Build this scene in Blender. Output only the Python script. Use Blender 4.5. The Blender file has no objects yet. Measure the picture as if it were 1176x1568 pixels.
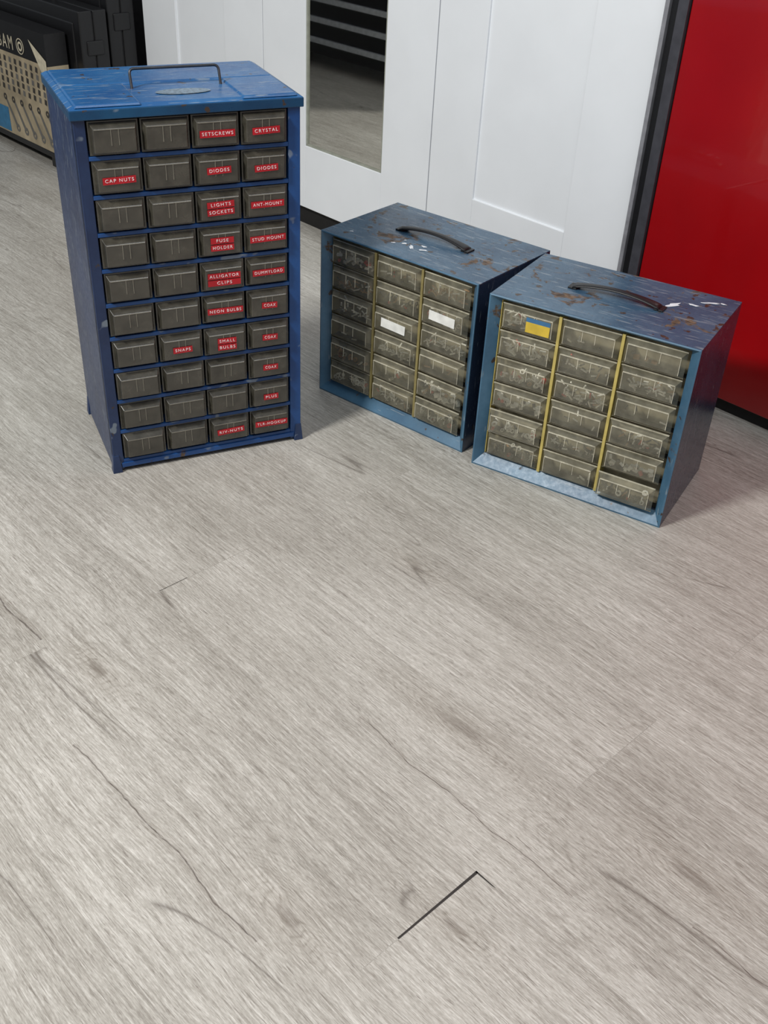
import bpy, math, random
from mathutils import Matrix, Vector
random.seed(7)
sc=bpy.context.scene
COL=bpy.context.collection
# ---------------------------------------------------------------- helpers
def srgb(r,g,b):
    def c(v):
        v/=255.0
        return v/12.92 if v<=.04045 else ((v+.055)/1.055)**2.4
    return (c(r),c(g),c(b),1)
class N:
    """tiny node helper"""
    def __init__(s,name):
        s.m=bpy.data.materials.new(name); s.m.use_nodes=True
        s.t=s.m.node_tree; s.n=s.t.nodes; s.l=s.t.links
        s.b=s.n['Principled BSDF']; s.out=s.n['Material Output']
    def new(s,typ,**k):
        n=s.n.new(typ)
        for a,v in k.items(): setattr(n,a,v)
        return n
    def link(s,a,b): s.l.new(a,b)
    def val(s,inp,v):
        if isinstance(v,(int,float)): inp.default_value=v
        elif isinstance(v,tuple): inp.default_value=v
        else: s.l.new(v,inp)
    def math(s,op,a,b=0.0,c=None,clamp=False):
        n=s.new('ShaderNodeMath',operation=op); n.use_clamp=clamp
        s.val(n.inputs[0],a); s.val(n.inputs[1],b)
        if c is not None: s.val(n.inputs[2],c)
        return n.outputs[0]
    def ramp(s,fac,stops):
        n=s.new('ShaderNodeValToRGB'); e=n.color_ramp.elements
        while len(e)<len(stops): e.new(.5)
        for i,(p,c) in enumerate(stops):
            e[i].position=p; e[i].color=c if isinstance(c,tuple) else (c,c,c,1)
        s.val(n.inputs[0],fac); return n.outputs[0]
    def mix(s,fac,a,b,blend='MIX'):
        n=s.new('ShaderNodeMix',data_type='RGBA',blend_type=blend)
        s.val(n.inputs[0],fac); s.val(n.inputs[6],a); s.val(n.inputs[7],b); return n.outputs[2]
    def noise(s,vec,scale,detail=3,rough=.5,dist=0.0):
        n=s.new('ShaderNodeTexNoise'); s.l.new(vec,n.inputs['Vector'])
        n.inputs['Scale'].default_value=scale; n.inputs['Detail'].default_value=detail
        n.inputs['Roughness'].default_value=rough; n.inputs['Distortion'].default_value=dist
        return n.outputs[0]
    def obj(s): return s.new('ShaderNodeTexCoord').outputs['Object']
    def mapv(s,vec,scale=(1,1,1),loc=(0,0,0),rot=(0,0,0)):
        n=s.new('ShaderNodeMapping'); s.l.new(vec,n.inputs[0])
        n.inputs['Scale'].default_value=scale; n.inputs['Location'].default_value=loc; n.inputs['Rotation'].default_value=rot
        return n.outputs[0]
    def bump(s,h,strength=.2,dist=.001):
        n=s.new('ShaderNodeBump'); n.inputs['Strength'].default_value=strength; n.inputs['Distance'].default_value=dist
        s.val(n.inputs['Height'],h); s.l.new(n.outputs[0],s.b.inputs['Normal'])
def simple(name,col,rough=.5,metal=0.0,var=.12,scale=60,spec=.5,coat=0.0):
    k=N(name); v=k.noise(k.obj(),scale,4)
    d=tuple(x*(1-var) for x in col[:3])+(1,); e=tuple(min(1,x*(1+var)) for x in col[:3])+(1,)
    k.val(k.b.inputs['Base Color'],k.ramp(v,[(.35,d),(.65,e)]))
    k.val(k.b.inputs['Roughness'],rough); k.val(k.b.inputs['Metallic'],metal)
    k.b.inputs['Specular IOR Level'].default_value=spec
    k.b.inputs['Coat Weight'].default_value=coat
    return k.m
def paint(name,base,light,rust=.62,rough=.35,chip=.70,seed=0.0,scr=.73,grime=.38):
    k=N(name); o=k.mapv(k.obj(),loc=(seed,seed*.7,seed*.3))
    tone=k.noise(o,9,6,.65)
    c=k.ramp(tone,[(.32,base),(.68,light)])
    fine=k.noise(o,140,5,.65)
    c=k.mix(k.math('MULTIPLY',fine,grime),c,tuple(x*.4 for x in base[:3])+(1,))
    r1=k.noise(o,15,7,.66,.4); rm=k.ramp(r1,[(rust,0.0),(rust+.04,1.0)])
    rustc=k.ramp(k.noise(o,120,3),[(.3,srgb(52,42,34)),(.7,srgb(120,98,76))])
    c=k.mix(rm,c,rustc)
    sp=k.noise(o,55,3,.5); sm=k.ramp(sp,[(chip,0.0),(chip+.02,1.0)])
    c=k.mix(sm,c,srgb(64,52,44))
    for rr,sd in ((.5,0),(-.9,4.0),(1.4,9.0)):
        st=k.noise(k.mapv(o,scale=(22,300,30),rot=(0,0,rr),loc=(sd,sd,0)),1,2,.5); stm=k.ramp(st,[(scr,0.0),(scr+.03,.6)])
        c=k.mix(stm,c,srgb(140,152,160))
    k.val(k.b.inputs['Base Color'],c)
    k.val(k.b.inputs['Roughness'],k.math('ADD',k.math('MULTIPLY',rm,.35),k.math('MULTIPLY_ADD',fine,.25,rough-.12)))
    k.bump(k.math('ADD',fine,k.math('MULTIPLY',rm,-1.0)),.15,.0006)
    return k.m
def plastic(name,col,fac,tint,rough=.3,var=.3):
    k=N(name); o=k.obj(); d=k.noise(o,38,6,.7)
    k.val(k.b.inputs['Base Color'],k.ramp(d,[(.3,tuple(x*.65 for x in col[:3])+(1,)),(.7,tuple(min(1,x*1.4) for x in col[:3])+(1,))]))
    k.val(k.b.inputs['Roughness'],k.math('MULTIPLY_ADD',d,.25,rough-.1))
    k.b.inputs['Specular IOR Level'].default_value=.7
    t=k.new('ShaderNodeBsdfTransparent'); t.inputs[0].default_value=tint
    mx=k.new('ShaderNodeMixShader')
    k.val(mx.inputs[0],k.math('MULTIPLY_ADD',d,var,fac-var/2,clamp=True))
    k.link(t.outputs[0],mx.inputs[1]); k.link(k.b.outputs[0],mx.inputs[2])
    g=k.new('ShaderNodeBsdfGlossy'); g.inputs['Roughness'].default_value=.12
    fr=k.new('ShaderNodeFresnel'); fr.inputs[0].default_value=1.5
    m2=k.new('ShaderNodeMixShader'); k.link(fr.outputs[0],m2.inputs[0]); k.link(mx.outputs[0],m2.inputs[1]); k.link(g.outputs[0],m2.inputs[2])
    k.link(m2.outputs[0],k.out.inputs[0])
    return k.m
class MB:
    def __init__(s): s.v=[];s.f=[];s.mi=[];s.mats=[]
    def mat(s,m):
        if m not in s.mats: s.mats.append(m)
        return s.mats.index(m)
    def poly(s,pts,m):
        i=len(s.v); s.v+= [tuple(p) for p in pts]; s.f.append(tuple(range(i,i+len(pts)))); s.mi.append(s.mat(m))
    def hexa(s,p,m,skip=()):
        i=len(s.v); s.v+=[tuple(q) for q in p]; k=s.mat(m)
        for j,q in enumerate(((0,3,2,1),(4,5,6,7),(0,1,5,4),(1,2,6,5),(2,3,7,6),(3,0,4,7))):
            if j in skip: continue
            s.f.append(tuple(i+x for x in q)); s.mi.append(k)
    def box(s,x0,x1,y0,y1,z0,z1,m):
        s.hexa([(x0,y0,z0),(x1,y0,z0),(x1,y1,z0),(x0,y1,z0),(x0,y0,z1),(x1,y0,z1),(x1,y1,z1),(x0,y1,z1)],m)
    def rbox(s,c,size,rot,m):
        h=[x/2 for x in size]; pts=[]
        for dz in (-1,1):
            for dx,dy in ((-1,-1),(1,-1),(1,1),(-1,1)):
                pts.append(Vector(c)+rot@Vector((dx*h[0],dy*h[1],dz*h[2])))
        s.hexa(pts,m)
    def cyl(s,c,rad,h,rot,m,n=8,inner=None):
        i=len(s.v); k=s.mat(m)
        for rr in ([rad,inner] if inner else [rad]):
            for z in (-h/2,h/2):
                for j in range(n):
                    t=2*math.pi*j/n; s.v.append(tuple(Vector(c)+rot@Vector((rr*math.cos(t),rr*math.sin(t),z))))
        for j in range(n):
            q=(j+1)%n
            s.f.append((i+j,i+q,i+n+q,i+n+j)); s.mi.append(k)
            if inner:
                s.f.append((i+2*n+q,i+2*n+j,i+3*n+j,i+3*n+q)); s.mi.append(k)
                s.f.append((i+n+j,i+n+q,i+3*n+q,i+3*n+j)); s.mi.append(k)
                s.f.append((i+q,i+j,i+2*n+j,i+2*n+q)); s.mi.append(k)
        if not inner:
            s.f.append(tuple(i+j for j in range(n))[::-1]); s.mi.append(k)
            s.f.append(tuple(i+n+j for j in range(n))); s.mi.append(k)
    def obj(s,name,parent=None,bevel=0,seg=2,smooth=False):
        me=bpy.data.meshes.new(name); me.from_pydata(s.v,[],s.f)
        for m in s.mats: me.materials.append(m)
        for p,k in zip(me.polygons,s.mi): p.material_index=k; p.use_smooth=smooth
        me.update()
        o=bpy.data.objects.new(name,me); COL.objects.link(o)
        if parent: o.parent=parent
        if bevel:
            b=o.modifiers.new('bevel','BEVEL'); b.width=bevel; b.segments=seg; b.limit_method='ANGLE'; b.angle_limit=.6
        return o
def empty(name,loc,rz):
    e=bpy.data.objects.new(name,None); COL.objects.link(e); e.location=loc; e.rotation_euler=(0,0,rz); e.empty_display_size=.05; return e
def tube(name,pts,rad,mat,parent):
    cu=bpy.data.curves.new(name,'CURVE'); cu.dimensions='3D'; cu.bevel_depth=rad; cu.bevel_resolution=4; cu.use_fill_caps=True
    sp=cu.splines.new('POLY'); sp.points.add(len(pts)-1)
    for p,q in zip(sp.points,pts): p.co=(q[0],q[1],q[2],1)
    cu.materials.append(mat)
    o=bpy.data.objects.new(name,cu); COL.objects.link(o); o.parent=parent; return o
def roundpath(pts,rad,n=6):
    out=[Vector(pts[0])]
    for i in range(1,len(pts)-1):
        p=Vector(pts[i]); a=(Vector(pts[i-1])-p).normalized(); b=(Vector(pts[i+1])-p).normalized()
        A=p+a*rad;B=p+b*rad
        for j in range(n+1):
            t=j/n; out.append((1-t)**2*A+2*t*(1-t)*p+t*t*B)
    out.append(Vector(pts[-1])); return out
TEXTS=[]
def text(name,body,x,y,z,w,h,mat,parent,tilt=0.0):
    cu=bpy.data.curves.new(name,'FONT'); cu.body=body; cu.align_x='CENTER'; cu.align_y='CENTER'; cu.size=.01; cu.extrude=.0002
    cu.space_character=1.3
    cu.materials.append(mat)
    o=bpy.data.objects.new(name,cu); COL.objects.link(o); o.parent=parent
    o.location=(x,y,z); o.rotation_euler=(math.pi/2,tilt,0)
    TEXTS.append((o,w,h)); return o
# ---------------------------------------------------------------- materials
m_blueT=paint('blue_enamel',srgb(22,64,122),srgb(36,86,148),rust=.69,rough=.34,chip=.72,scr=.69,grime=.30)
m_blueLid=paint('blue_enamel_lid',srgb(26,80,136),srgb(46,108,162),rust=.655,rough=.30,chip=.69,seed=6,scr=.66,grime=.30)
m_blueTd=paint('blue_enamel_shaded',srgb(30,46,80),srgb(42,64,104),rust=.70,rough=.38,chip=.73,seed=3,scr=.68)  # darker copy of the enamel, shade of the left side put into the colour
m_blueRim=paint('blue_enamel_rim',srgb(12,58,94),srgb(22,80,118),rust=.66,rough=.3,chip=.69,seed=5,scr=.70,grime=.3)
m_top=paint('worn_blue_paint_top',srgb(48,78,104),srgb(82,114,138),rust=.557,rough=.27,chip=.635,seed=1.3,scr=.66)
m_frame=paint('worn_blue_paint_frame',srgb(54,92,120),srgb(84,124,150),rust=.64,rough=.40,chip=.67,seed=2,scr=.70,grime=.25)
m_side=paint('worn_blue_paint_shaded',srgb(38,50,72),srgb(54,70,94),rust=.66,rough=.24,chip=.70,seed=8,scr=.70)  # same blue paint darkened, so the sides carry their shade in the colour
m_smoke=plastic('smoked_plastic',srgb(74,71,62),.70,(.44,.42,.36,1),.22)
m_smokel=simple('smoked_plastic_rib',srgb(132,128,115),.25)
m_clear=plastic('aged_clear_plastic',srgb(206,200,174),.18,(.98,.965,.90,1),.22,.16)
m_rib=plastic('aged_plastic_rib',srgb(218,212,190),.70,(.95,.93,.85,1),.2)
m_dark=simple('drawer_interior',srgb(132,125,104),.8,var=.4,scale=30)
m_shadow=simple('painted_gap_shade',srgb(30,29,27),.8)  # dark colour standing in for shade behind and between drawers
m_yel=simple('yellowed_plastic_divider',srgb(190,172,98),.5)
m_yeld=simple('yellowed_plastic_divider_dim',srgb(140,128,82),.5)
m_black=simple('black_plastic',srgb(22,22,24),.4,scale=300)
m_wire=simple('dark_steel_wire',srgb(70,72,76),.35,.7)
m_red=simple('red_label_tape',srgb(178,22,36),.28)
m_wt=simple('white_emboss',srgb(240,225,225),.6)
m_plate=simple('logo_plate',srgb(122,142,158),.35,.3,scale=200,var=.35)
m_chip=simple('bare_white_paint',srgb(222,228,232),.5)
m_steel=simple('zinc_hardware',srgb(240,239,233),.4,.0)
m_brass=simple('brown_hardware',srgb(165,125,84),.45,.0)
m_white=simple('paper_label',srgb(232,232,226),.6)
m_cont=[m_steel,m_steel,m_steel,m_white,m_brass,simple('black_hardware',srgb(22,22,24),.4),simple('dark_steel_hardware',srgb(66,66,68),.4)]
m_redc=simple('red_hardware',srgb(200,35,30),.4); m_bluec=simple('blue_label',srgb(60,110,150),.5); m_yelc=simple('yellow_label',srgb(208,178,62),.5)
# ---------------------------------------------------------------- place frame: s along wall, n towards wall
WA=-.7811; D0=1.605
wd=Vector((math.cos(WA),math.sin(WA),0)); nd=Vector((-math.sin(WA),math.cos(WA),0))
def SN(s,n,z=0): return wd*s+nd*n+Vector((0,0,z))
# ---------------------------------------------------------------- floor
def floor_material():
    k=N('grey_oak_planks'); o=k.obj()
    PW=.16; PL=1.164
    bv=k.mapv(o,loc=(.383+PL*20,-.548+PW*100,0))
    br=k.new('ShaderNodeTexBrick'); k.link(bv,br.inputs['Vector'])
    br.offset=.5; br.offset_frequency=2; br.squash=1
    br.inputs['Color1'].default_value=(0,0,0,1); br.inputs['Color2'].default_value=(1,1,1,1); br.inputs['Mortar'].default_value=(.5,.5,.5,1)
    br.inputs['Scale'].default_value=1; br.inputs['Mortar Size'].default_value=.0005; br.inputs['Mortar Smooth'].default_value=.3
    br.inputs['Brick Width'].default_value=PL; br.inputs['Row Height'].default_value=PW
    rnd=br.outputs['Color']; gap=br.outputs['Fac']
    sx=k.new('ShaderNodeSeparateXYZ'); k.link(o,sx.inputs[0]); s_,n_=sx.outputs[0],sx.outputs[1]
    bend=k.math('MULTIPLY_ADD',k.noise(k.mapv(o,scale=(3.0,6,1)),1,2),.030,-.015)
    def vec(a,b,w=9.0,bent=True):
        nn=k.math('ADD',n_,bend) if bent else n_
        c=k.new('ShaderNodeCombineXYZ'); k.val(c.inputs[0],k.math('MULTIPLY',s_,a)); k.val(c.inputs[1],k.math('MULTIPLY',nn,b)); k.val(c.inputs[2],k.math('MULTIPLY',rnd,w)); return c.outputs[0]
    wob=k.math('MULTIPLY_ADD',k.noise(vec(14,40),1,3),.8,-.4)
    fld=k.noise(vec(1.7,9),1,2.0,.5,.3)
    kmask=None; kcore=None
    for ks,kn,A,B,amp in ((-.231,.709,.060,.022,.22),(-.3537,.488,.040,.015,.2),(-.4734,.375,.050,.019,.24),(-.8877,.4149,.045,.015,.2),(-.5353,.6811,.080,.020,.26),(-.7763,.8573,.045,.014,.18),(-.05,1.02,.05,.016,.2),(.25,1.15,.05,.02,.2),(-1.35,.75,.06,.02,.25)):
        dx=k.math('MULTIPLY',k.math('SUBTRACT',s_,ks),1/A); dy=k.math('MULTIPLY',k.math('SUBTRACT',n_,kn),1/B)
        d2=k.math('ADD',k.math('MULTIPLY',dx,dx),k.math('MULTIPLY',dy,dy))
        d2=k.math('MAXIMUM',k.math('ADD',d2,wob),0.0)
        e=k.math('EXPONENT',k.math('MULTIPLY',d2,-.45))
        core=k.math('EXPONENT',k.math('MULTIPLY',d2,-9.0))
        fld=k.math('MULTIPLY_ADD',e,amp,fld)
        kmask=e if kmask is None else k.math('MAXIMUM',kmask,e)
        kcore=core if kcore is None else k.math('MAXIMUM',kcore,core)
    ring=k.math('MULTIPLY_ADD',k.math('SINE',k.math('MULTIPLY',fld,250.0)),.5,.5)
    ringm=k.ramp(k.noise(vec(1.7,5,4),1,2),[(.47,0.05),(.68,.75)])
    ringm=k.math('MAXIMUM',ringm,k.math('MULTIPLY',kmask,.9))
    brk=k.noise(vec(60,220,3),1,4,.7)
    ringv=k.math('MULTIPLY',k.math('MULTIPLY',k.math('POWER',ring,4.0),ringm),k.math('MULTIPLY_ADD',brk,3.0,-1.05,clamp=True))
    streak=k.noise(vec(7,260),1,6,.75,.1)
    fine=k.noise(vec(42,680),1,4,.78)
    fleck=k.noise(vec(160,900,5),1,2,.6)
    tone=k.noise(vec(2.6,8,5),1,6,.65,.3)
    v=k.math('MULTIPLY_ADD',streak,.44,k.math('MULTIPLY',fine,.54))
    v=k.math('MULTIPLY_ADD',tone,.28,v)
    v=k.math('MULTIPLY_ADD',fleck,.26,v)
    v=k.math('SUBTRACT',v,k.math('MULTIPLY',ringv,.17))
    v=k.math('ADD',v,k.math('MULTIPLY',k.math('SUBTRACT',rnd,.5),.025))
    c=k.ramp(v,[(.50,srgb(112,107,98)),(.66,srgb(153,148,139)),(.76,srgb(178,174,165)),(.92,srgb(216,213,205))])
    c=k.mix(k.math('MULTIPLY',kmask,.14),c,srgb(146,134,118))
    c=k.mix(k.math('MULTIPLY',kcore,.40),c,srgb(98,87,77))
    po=k.ramp(k.noise(vec(48,700,11),1,2,.5),[(.29,.6),(.36,0.0)])
    c=k.mix(po,c,srgb(108,100,92))
    cn=k.noise(vec(1.1,7,15),1,2,.5,.5)
    cr=k.math('ABSOLUTE',k.math('SUBTRACT',cn,.5)); crm=k.ramp(cr,[(.0,1.0),(.005,0.0)])
    msk=k.ramp(k.noise(vec(4,9,7),1,3),[(.54,0.0),(.61,1.0)])
    c=k.mix(k.math('MULTIPLY',k.math('MULTIPLY',crm,msk),.6),c,srgb(80,70,62))
    cw=k.math('MULTIPLY_ADD',k.noise(k.mapv(o,scale=(9,0,0)),1,4),.030,-.015)
    for s0,s1,n0,wd_ in ((-.80,-.47,.333,.0011),(-1.12,-.98,.389,.0015),(-1.5,-.86,.22,.0010),(-.62,-.30,.60,.0007),(-.20,.10,.66,.0008)):
        dd=k.math('ABSOLUTE',k.math('SUBTRACT',k.math('ADD',n_,cw),n0))
        lm=k.ramp(k.math('DIVIDE',dd,wd_),[(.35,.85),(1.0,0.0)])
        soft=k.ramp(k.math('DIVIDE',dd,wd_*9),[(.0,.22),(1.0,0.0)])
        inr=k.math('MULTIPLY',k.math('GREATER_THAN',s_,s0),k.math('LESS_THAN',s_,s1))
        c=k.mix(k.math('MULTIPLY',soft,inr),c,srgb(120,108,96))
        c=k.mix(k.math('MULTIPLY',k.math('MULTIPLY',lm,inr),k.math('MULTIPLY_ADD',brk,2.0,-.25,clamp=True)),c,srgb(72,62,55))
    c=k.mix(k.math('MULTIPLY',gap,.22),c,srgb(90,84,76))
    k.val(k.b.inputs['Base Color'],c)
    k.val(k.b.inputs['Roughness'],k.math('MULTIPLY_ADD',streak,.25,.28))
    k.b.inputs['Specular IOR Level'].default_value=.5
    k.bump(k.math('ADD',streak,k.math('MULTIPLY',fine,.8)),.35,.0008)
    return k.m
b=MB(); mf=floor_material(); b.poly([(-5,-3,0),(3,-3,0),(3,2.2,0),(-5,2.2,0)],mf); floor=b.obj('floor'); floor.rotation_euler=(0,0,WA)
b=MB(); mg=simple('open_plank_joint',srgb(54,50,47),.9)
b.poly([(-.3842,.437,.0004),(-.3822,.437,.0004),(-.3815,.549,.0004),(-.3845,.549,.0004)],mg)
b.poly([(-.3845,.5475,.0004),(-.362,.5480,.0004),(-.357,.5490,.0004),(-.3845,.5493,.0004)],mg)
b.poly([(-.9665,.555,.0003),(-.9658,.555,.0003),(-.9658,.600,.0003),(-.9665,.600,.0003)],mg)
b.obj('trim_1').rotation_euler=(0,0,WA)
# ---------------------------------------------------------------- back wall + doors
def wroot(name): return empty(name,SN(0,D0),WA)
m_wall=simple('dark_grey_wall',srgb(60,60,62),.9)
m_door=simple('white_lacquer',srgb(234,237,240),.42,var=.02,scale=8)
m_toe=simple('black_toe_kick',srgb(22,21,20),.7)
m_mir=N('mirror_glass'); m_mir.b.inputs['Metallic'].default_value=1; m_mir.b.inputs['Base Color'].default_value=(.86,.86,.82,1)
_n=m_mir.noise(m_mir.obj(),3,1); m_mir.val(m_mir.b.inputs['Roughness'],m_mir.math('MULTIPLY',_n,.03)); m_mir=m_mir.m
HT=2.1
w=MB(); w.box(-5,3,.05,.1,0,2.5,m_wall); w.box(-2.6,-.99,.02,.05,0,.05,m_toe)
o=w.obj('wall_back'); o.location=SN(0,D0); o.rotation_euler=(0,0,WA)
def shaker(name,s0,s1,p0,p1,mirror=False):
    e=wroot(name); m=MB(); g=.0012
    zb,zp=.05,(.197 if mirror else .214)
    m.box(s0+g,p0,0,.018,zb,HT,m_door); m.box(p1,s1-g,0,.018,zb,HT,m_door)
    m.box(p0,p1,0,.018,zb,zp,m_door); m.box(p0,p1,0,.018,HT-.15,HT,m_door)
    m.obj('door_frame',e,bevel=.0012)
    q=MB()
    if mirror:
        q.box(p0,p1,.006,.016,zp,HT-.15,m_mir)
        q.obj('mirror_pane',e)
        t=MB(); m_bz=simple('mirror_bevel',srgb(150,152,140),.3)
        for a0,a1,z0,z1 in ((p0,p0+.005,zp,HT-.15),(p1-.005,p1,zp,HT-.15),(p0,p1,zp,zp+.004)):
            t.box(a0,a1,.003,.006,z0,z1,m_bz)
        t.obj('mirror_edge',e)
    else:
        q.box(p0,p1,.005,.016,zp,HT-.15,m_door); q.obj('recessed_panel',e)
    return e
shaker('door_1',-2.58,-2.072,-2.428,-2.222)
shaker('door_2',-2.072,-1.515,-1.918,-1.659,True)
shaker('door_3',-1.515,-1.012,-1.387,-1.149)
e=wroot('trim_2'); m=MB(); mj=simple('dark_grey_steel',srgb(74,74,80),.4,.3); mj2=simple('pale_steel_edge',srgb(150,150,155),.4,.3)
m.box(-1.010,-1.002,-.012,.03,.0,HT,mj2); m.box(-1.002,-.986,-.004,.03,.0,HT,m_black); m.box(-.986,-.967,-.012,.03,.0,HT,mj)
m.obj('door_jamb',e,bevel=.001)
e=wroot('door_4'); m=MB(); mr=simple('gloss_red_paint',srgb(154,9,15),.22,var=.08,scale=5,coat=.5)
m.box(-.965,.9,-.006,.02,.024,HT,mr); m.obj('red_door_panel',e,bevel=.002)
m=MB(); m.box(-.965,.9,.004,.02,0,.024,m_toe); m.obj('bottom_seal',e)
# ---------------------------------------------------------------- drawers
def drawer_front(m,cx,z0,w,h,yb,yf,mat,top=.80,plate=True,ins=.10,low=.14):
    x0,x1=cx-w/2,cx+w/2; z1=z0+h
    if plate: m.box(x0,x1,yb,yb+.002,z0,z1,mat)
    ix=w*ins; a0=z0+h*low; a1=z0+h*top
    q=.002 if plate else 0
    X0,X1=x0+q,x1-q; Z0,Z1=z0+q*1.4,z1-q
    m.hexa([(x0+ix,yf,a0),(x1-ix,yf,a0),(X1,yb,Z0),(X0,yb,Z0),(x0+ix,yf,a1),(x1-ix,yf,a1),(X1,yb,Z1),(X0,yb,Z1)],mat,skip=(4,))
    return x0+ix,x1-ix,a0,a1
def tall_cabinet():
    W_,D_,H_=.3082,.2065,.5490
    e=empty('drawer_cabinet',(-.4231,1.3547,0),.4512)
    c=MB(); hb=H_-.012
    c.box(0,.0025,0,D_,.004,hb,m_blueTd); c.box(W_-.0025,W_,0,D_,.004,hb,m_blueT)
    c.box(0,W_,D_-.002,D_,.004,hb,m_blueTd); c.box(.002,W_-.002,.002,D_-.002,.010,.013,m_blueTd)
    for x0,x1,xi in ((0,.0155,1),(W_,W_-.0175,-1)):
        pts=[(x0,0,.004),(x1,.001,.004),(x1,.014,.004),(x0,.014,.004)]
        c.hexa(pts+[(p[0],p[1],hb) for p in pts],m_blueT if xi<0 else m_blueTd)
    c.box(.0155,W_-.0175,.030,.032,.01,hb,m_shadow)  # dark sheet painted as the shade behind the drawers
    c.obj('cabinet_shell',e,bevel=.0008)
    x0=.0165; x1=W_-.0185; zs0,zs1=.0215,.5375
    pit=(zs1-zs0)/10; cp=(x1-x0)/4
    s=MB()
    for i in range(11):
        z=zs0+i*pit; s.box(x0-.001,x1+.001,.0012,.030,z-.0062,z-.0006,m_blueT)
    s.obj('shelf_rails',e,bevel=.0006)
    d=MB(); rb=MB()
    labels={(0,2):['SETSCREWS'],(0,3):['CRYSTAL'],(1,0):['CAP NUTS'],(1,2):['DIODES'],(1,3):['DIODES'],(2,2):['LIGHTS','SOCKETS'],(2,3):['ANT-MOUNT'],
      (3,2):['FUSE','HOLDER'],(3,3):['STUD MOUNT'],(4,2):['ALLIGATOR','CLIPS'],(4,3):['DUMMYLOAD'],(5,2):['NEON BULBS'],(5,3):['COAX'],(6,1):['SNAPS'],
      (6,2):['SMALL','BULBS'],(6,3):['COAX'],(7,3):['COAX'],(8,3):['PLUS'],(9,2):['RIV-NUTS'],(9,3):['TLR-HOOKUP']}
    lab=MB()
    for rI in range(10):
        zb=zs1-(rI+1)*pit
        for cI in range(4):
            cx=x0+(cI+.5)*cp; off=random.uniform(-.0015,.001)
            yf=-.0062+off; dz=random.uniform(-.0005,.0005)
            dh=pit-.0072
            a,b2,a0,a1=drawer_front(d,cx,zb+.0003+dz,cp-.0024,dh,.0030+off,yf,m_smoke,top=.80,ins=.085,low=.12)
            rb.box(a+.001,b2-.001,yf-.0006,yf,a1-.0009,a1-.0002,m_smokel)
            for dx in (-.005,.005):
                rb.box(cx+dx-.0003,cx+dx+.0003,yf-.0007,yf,a0+(a1-a0)*.30,a1-.001,m_smokel)
            L=labels.get((rI,cI))
            if L:
                n=len(L); mid=(a0+a1)/2+random.uniform(-.001,.0015)+.0005; tl=random.uniform(-.035,.035)
                for j,tx in enumerate(L):
                    hh=.0092 if n==1 else .0088
                    zc=mid if n==1 else mid+(.5-j)*.0104
                    lm=len(max(L,key=len))
                    wl=min(lm*.0050+.004,cp*.80)
                    wt=wl*(len(tx)/lm)-.005 if n>1 else wl-.006
                    lab.rbox((cx,yf-.0012,zc),(wl,.0007,hh),Matrix.Rotation(tl,3,'Y'),m_red)
                    text('label_text_%d_%d_%d'%(rI+1,cI+1,j+1),tx,cx,yf-.0017,zc,wt,.0044,m_wt,e,tl)
    d.obj('drawers',e,bevel=.0007); rb.obj('drawer_ribs',e); lab.obj('label_tape',e)
    l=MB(); zl=H_-.0165; o1=.004
    l.box(-o1,W_+o1,-o1,D_+o1,zl,H_-.004,m_blueRim)
    l.hexa([(-o1,-o1,H_-.004),(W_+o1,-o1,H_-.004),(W_+o1,D_+o1,H_-.004),(-o1,D_+o1,H_-.004),
            (.003,.006,H_-.0005),(W_-.003,.006,H_-.0005),(W_-.003,D_+.001,H_-.0005),(.003,D_+.001,H_-.0005)],m_blueLid)
    zt=H_+.0016
    def strip(xa,xb,ya,yb2):
        q=.0025
        l.hexa([(xa,ya,H_-.002),(xb,ya,H_-.002),(xb,yb2,H_-.002),(xa,yb2,H_-.002),(xa+q,ya+q,zt),(xb-q,ya+q,zt),(xb-q,yb2-q,zt),(xa+q,yb2-q,zt)],m_blueLid)
    strip(.004,.090,-.001,.108); strip(.226,W_-.004,-.001,.108)
    strip(.004,W_-.004,.1060,D_-.002)
    l.obj('lid',e,bevel=.001)
    p=MB(); n=28
    p.poly([(.158+.038*math.cos(2*math.pi*i/n),.048+.015*math.sin(2*math.pi*i/n),H_+.0006) for i in range(n)],m_plate)
    p.obj('maker_plate',e)
    hz=H_+.0005
    tube('wire_handle',roundpath([(.096,.080,hz-.002),(.096,.090,hz+.022),(.220,.090,hz+.022),(.220,.080,hz-.002)],.007),.0019,m_wire,e)
    bse=MB(); bse.box(.012,W_-.012,-.001,.002,.0075,.0155,m_blueT)
    for xa in (0,W_):
        for ya in (0,D_):
            sx=1 if xa==0 else -1; sy=1 if ya==0 else -1
            X=[xa-sx*.003,xa+sx*.012]; Y=[ya-sy*.003,ya+sy*.012]; U=[xa-sx*.0005,xa+sx*.009]; V=[ya-sy*.0005,ya+sy*.009]
            bse.hexa([(X[0],Y[0],0),(X[1],Y[0],0),(X[1],Y[1],0),(X[0],Y[1],0),(U[0],V[0],.030),(U[1],V[0],.030),(U[1],V[1],.030),(U[0],V[1],.030)],m_blueTd)
    bse.obj('base_feet',e,bevel=.0008)
    return e
tall_cabinet()
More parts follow.
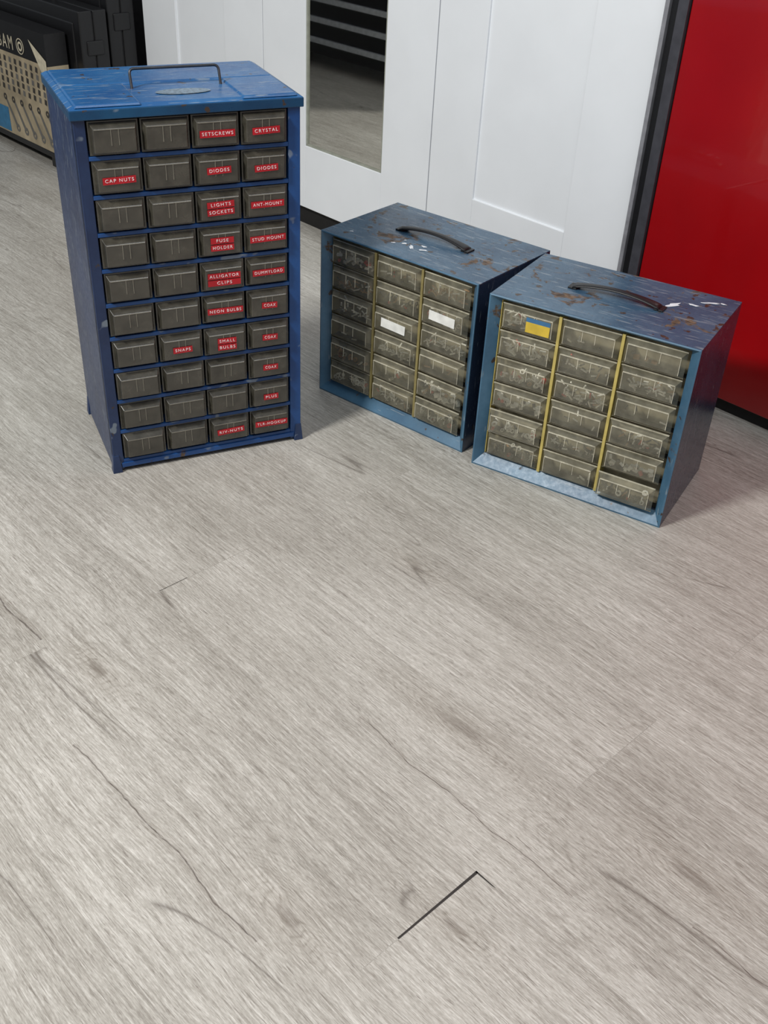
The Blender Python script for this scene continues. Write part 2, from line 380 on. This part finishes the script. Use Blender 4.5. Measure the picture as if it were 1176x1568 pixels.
# ---------------------------------------------------------------- low cabinets
def low_cabinet(loc,rz,seed,pulled,labels,chips,ymat,dens):
    W_,D_,H_=.3190,.2000,.2950
    e=empty('drawer_cabinet',loc,rz); rnd=random.Random(seed)
    s=MB(); t=.0015
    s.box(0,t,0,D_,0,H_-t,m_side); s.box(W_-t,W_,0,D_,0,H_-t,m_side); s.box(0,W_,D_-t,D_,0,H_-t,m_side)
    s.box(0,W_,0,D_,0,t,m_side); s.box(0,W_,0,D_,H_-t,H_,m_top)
    s.box(t,W_-t,.030,.032,t,H_-t,m_dark)
    s.obj('cabinet_shell',e,bevel=.0008)
    fr=MB(); O=[(0,0),(W_,0),(W_,H_),(0,H_)]; I=[(.015,.019),(W_-.015,.019),(W_-.015,H_-.010),(.015,H_-.010)]
    for k in range(4):
        q=(k+1)%4
        def lerp(a,b,f): return a+(b-a)*f
        oa,ob,ia,ib=O[k],O[q],I[k],I[q]
        fa=(lerp(oa[0],ia[0],.16),lerp(oa[1],ia[1],.16)); fb=(lerp(ob[0],ib[0],.16),lerp(ob[1],ib[1],.16))
        fr.poly([(oa[0],-.001,oa[1]),(ob[0],-.001,ob[1]),(fb[0],-.0018,fb[1]),(fa[0],-.0018,fa[1])],m_frame)
        fr.poly([(oa[0],.001,oa[1]),(ob[0],.001,ob[1]),(ob[0],-.001,ob[1]),(oa[0],-.001,oa[1])][::-1],m_frame)
        fr.poly([(fa[0],-.0018,fa[1]),(fb[0],-.0018,fb[1]),(ib[0],.012,ib[1]),(ia[0],.012,ia[1])],m_frame)
        fr.poly([(ia[0],.012,ia[1]),(ib[0],.012,ib[1]),(ib[0],.03,ib[1]),(ia[0],.03,ia[1])],m_side)
    fr.obj('front_frame',e)
    x0,x1,z0,z1=.0155,W_-.0155,.020,H_-.0105
    cp=(x1-x0)/3; rp=(z1-z0)/6
    dv=MB()
    for k in (1,2):
        dv.box(x0+k*cp-.0022,x0+k*cp+.0022,.0075,.030,z0,z1,ymat)
    dv.box(x0,x0+.0012,.012,.030,z0,z1,ymat)
    for rI in range(7): dv.box(x0,x1,.0175,.030,z0+rI*rp-.0004,z0+rI*rp+.0002,m_shadow)  # dark strips paint the shade between drawer rows
    dv.obj('dividers',e)
    d=MB(); rb=MB(); ct=MB(); lb=MB()
    for rI in range(6):
        for cI in range(3):
            cx=x0+(cI+.5)*cp; zb=z1-(rI+1)*rp+.001
            off=-pulled.get((rI,cI),0)+rnd.uniform(-.0012,.0012)
            dw=cp-.0065; dh=rp-.0030
            yb=.0105+off; yf=.0020+off
            a,b2,a0,a1=drawer_front(d,cx,zb,dw,dh,yb,yf,m_clear,top=.82,plate=False,ins=.07,low=.16)
            rb.box(cx-dw/2,cx+dw/2,yb-.001,yb+.001,zb+dh-.0016,zb+dh,m_rib)
            rb.box(cx-dw/2,cx+dw/2,yb-.0005,yb+.001,zb,zb+.0008,m_rib)
            rb.box(a,b2,yf-.0010,yf+.001,a1-.0006,a1+.0005,m_rib)
            for dx in (-.010,.010):
                rb.box(cx+dx-.0004,cx+dx+.0004,yf-.001,yf,a0+(a1-a0)*.40,a1,m_rib)
            for sx in (-1,1):
                xa=cx+sx*dw*.43; rb.box(xa-.0004,xa+.0004,yf-.0006,yf+.0004,a0,a1,m_rib)
            kind=rnd.choice([0,0,1,1,2]); nb=int(rnd.choice([4,18,26,34,44])*dens)
            cm=rnd.choice(m_cont)
            for j in range(nb):
                R=Matrix.Rotation(rnd.uniform(0,3.1),3,'X')@Matrix.Rotation(rnd.uniform(0,3.1),3,'Y')
                mm=cm if rnd.random()<.6 else rnd.choice(m_cont)
                if rnd.random()<.05: mm=m_redc
                zz=min(zb+.0075+abs(rnd.gauss(0,.36))*dh*.6,zb+dh*.72)
                P=(cx+rnd.uniform(-.40,.40)*dw,yb+rnd.uniform(-.002,.008),zz)
                if kind==0: ct.cyl(P,rnd.uniform(.0032,.0052),.0018,R,mm,8,.0024)
                elif kind==1: ct.cyl(P,.0013,rnd.uniform(.008,.012),R,mm,6)
                else: ct.rbox(P,(rnd.uniform(.005,.010),.004,rnd.uniform(.003,.007)),R,mm)
            L=labels.get((rI,cI))
            if L=='white': lb.rbox((cx,yf-.0012,zb+dh*.50),(dw*.56,.0006,dh*.38),Matrix.Rotation(.03,3,'Y'),m_white)
            if L=='by':
                lb.box(cx-.002,cx+dw*.40,yf-.0012,yf-.0006,zb+dh*.60,zb+dh*.76,m_bluec); lb.box(cx-.002,cx+dw*.40,yf-.0012,yf-.0006,zb+dh*.20,zb+dh*.60,m_yelc)
    d.obj('drawers',e); rb.obj('drawer_ribs',e); ct.obj('drawer_contents',e)
    if lb.v: lb.obj('paper_labels',e)
    hb=MB(); L=.134; hx=W_/2; hy=D_/2-.002; nn=24; wv=.0088; k=hb.mat(m_black); ring=8
    for i in range(nn+1):
        t=i/nn; x=hx-L/2+L*t; z=H_+.0010+.0085*math.sin(math.pi*t)**.7; wa=wv*(1.2-.42*math.sin(math.pi*t))
        for dy,dz in ((-1,.2),(-.85,.75),(-.4,1),(.4,1),(.85,.75),(1,.2),(.8,0),(-.8,0)):
            hb.v.append((x,hy+dy*wa,z+dz*.0034))
    for i in range(nn):
        for j in range(ring):
            q=(j+1)%ring; hb.f.append((i*ring+j,(i+1)*ring+j,(i+1)*ring+q,i*ring+q)); hb.mi.append(k)
    hb.f.append(tuple(range(ring))); hb.mi.append(k); hb.f.append(tuple(range(nn*ring,nn*ring+ring))[::-1]); hb.mi.append(k)
    hb.obj('strap_handle',e,smooth=True)
    hm=MB()
    for sx in (-1,1):
        hm.box(hx+sx*L/2-.007,hx+sx*L/2+.007,hy-.010,hy+.010,H_,H_+.0026,m_black)
    hm.obj('handle_mounts',e,bevel=.0008)
    cb=MB()
    for (x,y,l,w2,rot) in chips:
        n=11; cb.poly([(x+math.cos(rot)*l*math.cos(a)*k-math.sin(rot)*w2*math.sin(a)*k,y+math.sin(rot)*l*math.cos(a)*k+math.cos(rot)*w2*math.sin(a)*k,H_+.0005) for a,k in [(2*math.pi*i/n,rnd.uniform(.45,1.25)) for i in range(n)]],m_chip)
    if cb.v: cb.obj('paint_chips',e)
    return e
low_cabinet((-.1284,1.6683,0),-.66,11,{(5,2):.002},{(2,1):'white',(1,2):'white'},
   [(.135,.050,.006,.004,.3),(.153,.046,.010,.003,-.8),(.166,.062,.005,.004,0),(.176,.048,.008,.003,.5),(.120,.040,.004,.003,1),(.128,.062,.003,.002,0),(.04,.03,.004,.002,.4)],m_yeld,.9)
low_cabinet((.1385,1.4430,0),-.512,5,{(5,2):.010,(4,0):.006},{(0,0):'by'},
   [(.238,.125,.015,.005,.9),(.262,.142,.010,.004,.2),(.282,.165,.014,.003,.5),(.228,.108,.005,.004,0),(.298,.172,.006,.003,0)],m_yel,1.0)
# ---------------------------------------------------------------- left background: tool set box, cases, platform
e=empty('storage_platform',SN(-3.2,1.345),WA); m=MB(); m.box(-.7,.58,0,.255,.030,.045,m_black)
for x in (-.65,0,.5): m.box(x,x+.05,.01,.24,0,.030,m_black)
m.obj('platform_deck',e,bevel=.002)
e=empty('tool_set_box',SN(-2.64,1.347,.045),WA)
m_cream=simple('printed_cardboard_tan',srgb(170,156,130),.6,var=.25,scale=14); m_cream2=simple('printed_cardboard_cream',srgb(205,196,172),.6)
m_ink=simple('printed_black',srgb(22,22,24),.5); m_grey=simple('printed_tool_grey',srgb(108,106,102),.5); m_gd=simple('printed_tool_dark',srgb(62,58,54),.5); m_pb=simple('printed_blue',srgb(60,120,160),.5)
m=MB(); m.box(-.55,0,0,.06,0,.222,m_cream); m.box(-.55,0,0,.06,.222,.300,m_ink); m.obj('carton',e)
g=MB(); y=-.0006
g.poly([(-.085,y*2,.275),(-.02,y*2,.185),(-.002,y*2,.215),(-.002,y*2,.235)],m_cream2)
for i in range(10):
    for j in range(5):
        x=-.295+i*.029; z=.204-j*.019
        g.poly([(x-.006,y,z-.006),(x+.006,y,z-.008),(x+.008,y,z+.006),(x-.004,y,z+.008)],m_gd if (i+j)%3 else m_grey)
for i in range(6):
    x=-.27+i*.047
    g.poly([(x,y,.095),(x+.008,y,.099),(x+.058,y,.028),(x+.048,y,.022)],m_grey)
    R=Matrix.Rotation(math.pi/2,3,'X'); g.cyl((x+.055,y,.024),.011,.0006,R,m_grey,12,.005); g.cyl((x+.003,y,.098),.009,.0006,R,m_gd,12,.004)
g.poly([(-.55,y,.004),(-.26,y,.004),(-.26,y,.070),(-.55,y,.070)],m_pb)
R=Matrix.Rotation(math.pi/2,3,'X'); g.cyl((-.135,y*2,.249),.020,.0006,R,m_cream2,24,.0175); g.cyl((-.135,y*2,.249),.012,.0006,R,m_cream2,20,.007)
g.obj('printed_graphics',e)
text('printed_title','BAM',-.216,y*2,.248,.080,.034,m_cream2,e)
def case(name,s1,n0,n1,zt,width):
    e=empty(name,SN(s1,n0,.045),WA); m=MB(); d=n1-n0; zt-=.045
    m.box(-width,0,0,d*.48,0,zt,m_black); m.box(-width,0,d*.52,d,0,zt,m_black); m.box(-width+.004,-.004,d*.4,d*.6,.004,zt-.004,m_black)
    m.box(-width+.03,-.03,-.003,.004,.03,zt-.03,m_black)
    m.box(-.004,.004,d*.2,d*.8,zt*.3,zt*.4,m_black); m.box(-.004,.004,d*.2,d*.8,zt*.7,zt*.8,m_black)
    m.obj('case_shell',e,bevel=.012,seg=4)
    tube('carry_handle',roundpath([(-width/2-.06,d/2,zt-.003),(-width/2-.06,d/2,zt+.025),(-width/2+.06,d/2,zt+.025),(-width/2+.06,d/2,zt-.003)],.012),.007,m_black,e)
case('hard_tool_case',-2.585,1.420,1.500,.40,.50)
case('hard_tool_case',-2.600,1.512,1.592,.47,.55)
# ---------------------------------------------------------------- tool chest opposite the mirror (seen in reflection)
e=empty('rolling_tool_chest',SN(-3.9,.46),WA); m=MB(); mch=simple('black_tool_chest',srgb(24,25,28),.4); mst=simple('aluminium_pull',srgb(185,190,195),.35,.1)
m.box(0,1.5,-.5,0,.05,1.0,mch)
for x in (.05,1.39):
    for yq in (-.45,-.06): m.cyl((x+.03,yq,.027),.027,.03,Matrix.Rotation(math.pi/2,3,'Y'),m_black,16)
m.obj('chest_body',e,bevel=.003)
m=MB()
for z in (.100,.172,.243,.33,.44,.56,.70,.85): m.box(.04,1.46,.0,.014,z-.009,z+.009,mst)
m.obj('drawer_pulls',e,bevel=.001)
# ---------------------------------------------------------------- scale text to labels
bpy.context.view_layer.update()
for o,wt,ht in TEXTS:
    d=o.dimensions; sx=wt/max(d.x,1e-5); sy=ht/max(d.y,1e-5)
    o.scale=(sx,sy,1)
# ---------------------------------------------------------------- lights
def area(name,loc,tgt,sx,sy,en,col=(1,1,1)):
    l=bpy.data.lights.new(name,'AREA'); l.shape='RECTANGLE'; l.size=sx; l.size_y=sy; l.energy=en; l.color=col
    o=bpy.data.objects.new(name,l); COL.objects.link(o); o.location=loc
    o.rotation_euler=(Vector(tgt)-Vector(loc)).to_track_quat('-Z','Y').to_euler(); return o
area('ceiling_light_key',(-1.50,.12,2.2),(0,1.2,0),.40,.25,64,(1,.99,.965))
area('added_fill_light',(.6,.2,2.4),(.3,1.2,0),1.6,.8,18,(.96,.98,1))  # broad fill added to soften the shade, no known lamp
w=bpy.data.worlds.new('world'); sc.world=w; w.use_nodes=True
w.node_tree.nodes['Background'].inputs[0].default_value=(.86,.93,1,1); w.node_tree.nodes['Background'].inputs[1].default_value=.27
sc.view_settings.view_transform='Standard'; sc.view_settings.look='None'; sc.view_settings.exposure=0
# ---------------------------------------------------------------- camera
F,th,ph=1948.7,.6098,.0548
f=Vector((0,math.cos(th),-math.sin(th))); r0=Vector((1,0,0)); u0=Vector((0,math.sin(th),math.cos(th)))
r=math.cos(ph)*r0+math.sin(ph)*u0; u=-math.sin(ph)*r0+math.cos(ph)*u0
cd=bpy.data.cameras.new('camera'); co=bpy.data.objects.new('camera',cd); COL.objects.link(co)
mw=Matrix.Identity(4)
for i in range(3): mw[i][0]=r[i]; mw[i][1]=u[i]; mw[i][2]=-f[i]
mw[2][3]=.9
co.matrix_world=mw; cd.sensor_fit='VERTICAL'; cd.sensor_height=24; cd.sensor_width=18; cd.lens=F/1920*24; cd.clip_start=.02
sc.camera=co
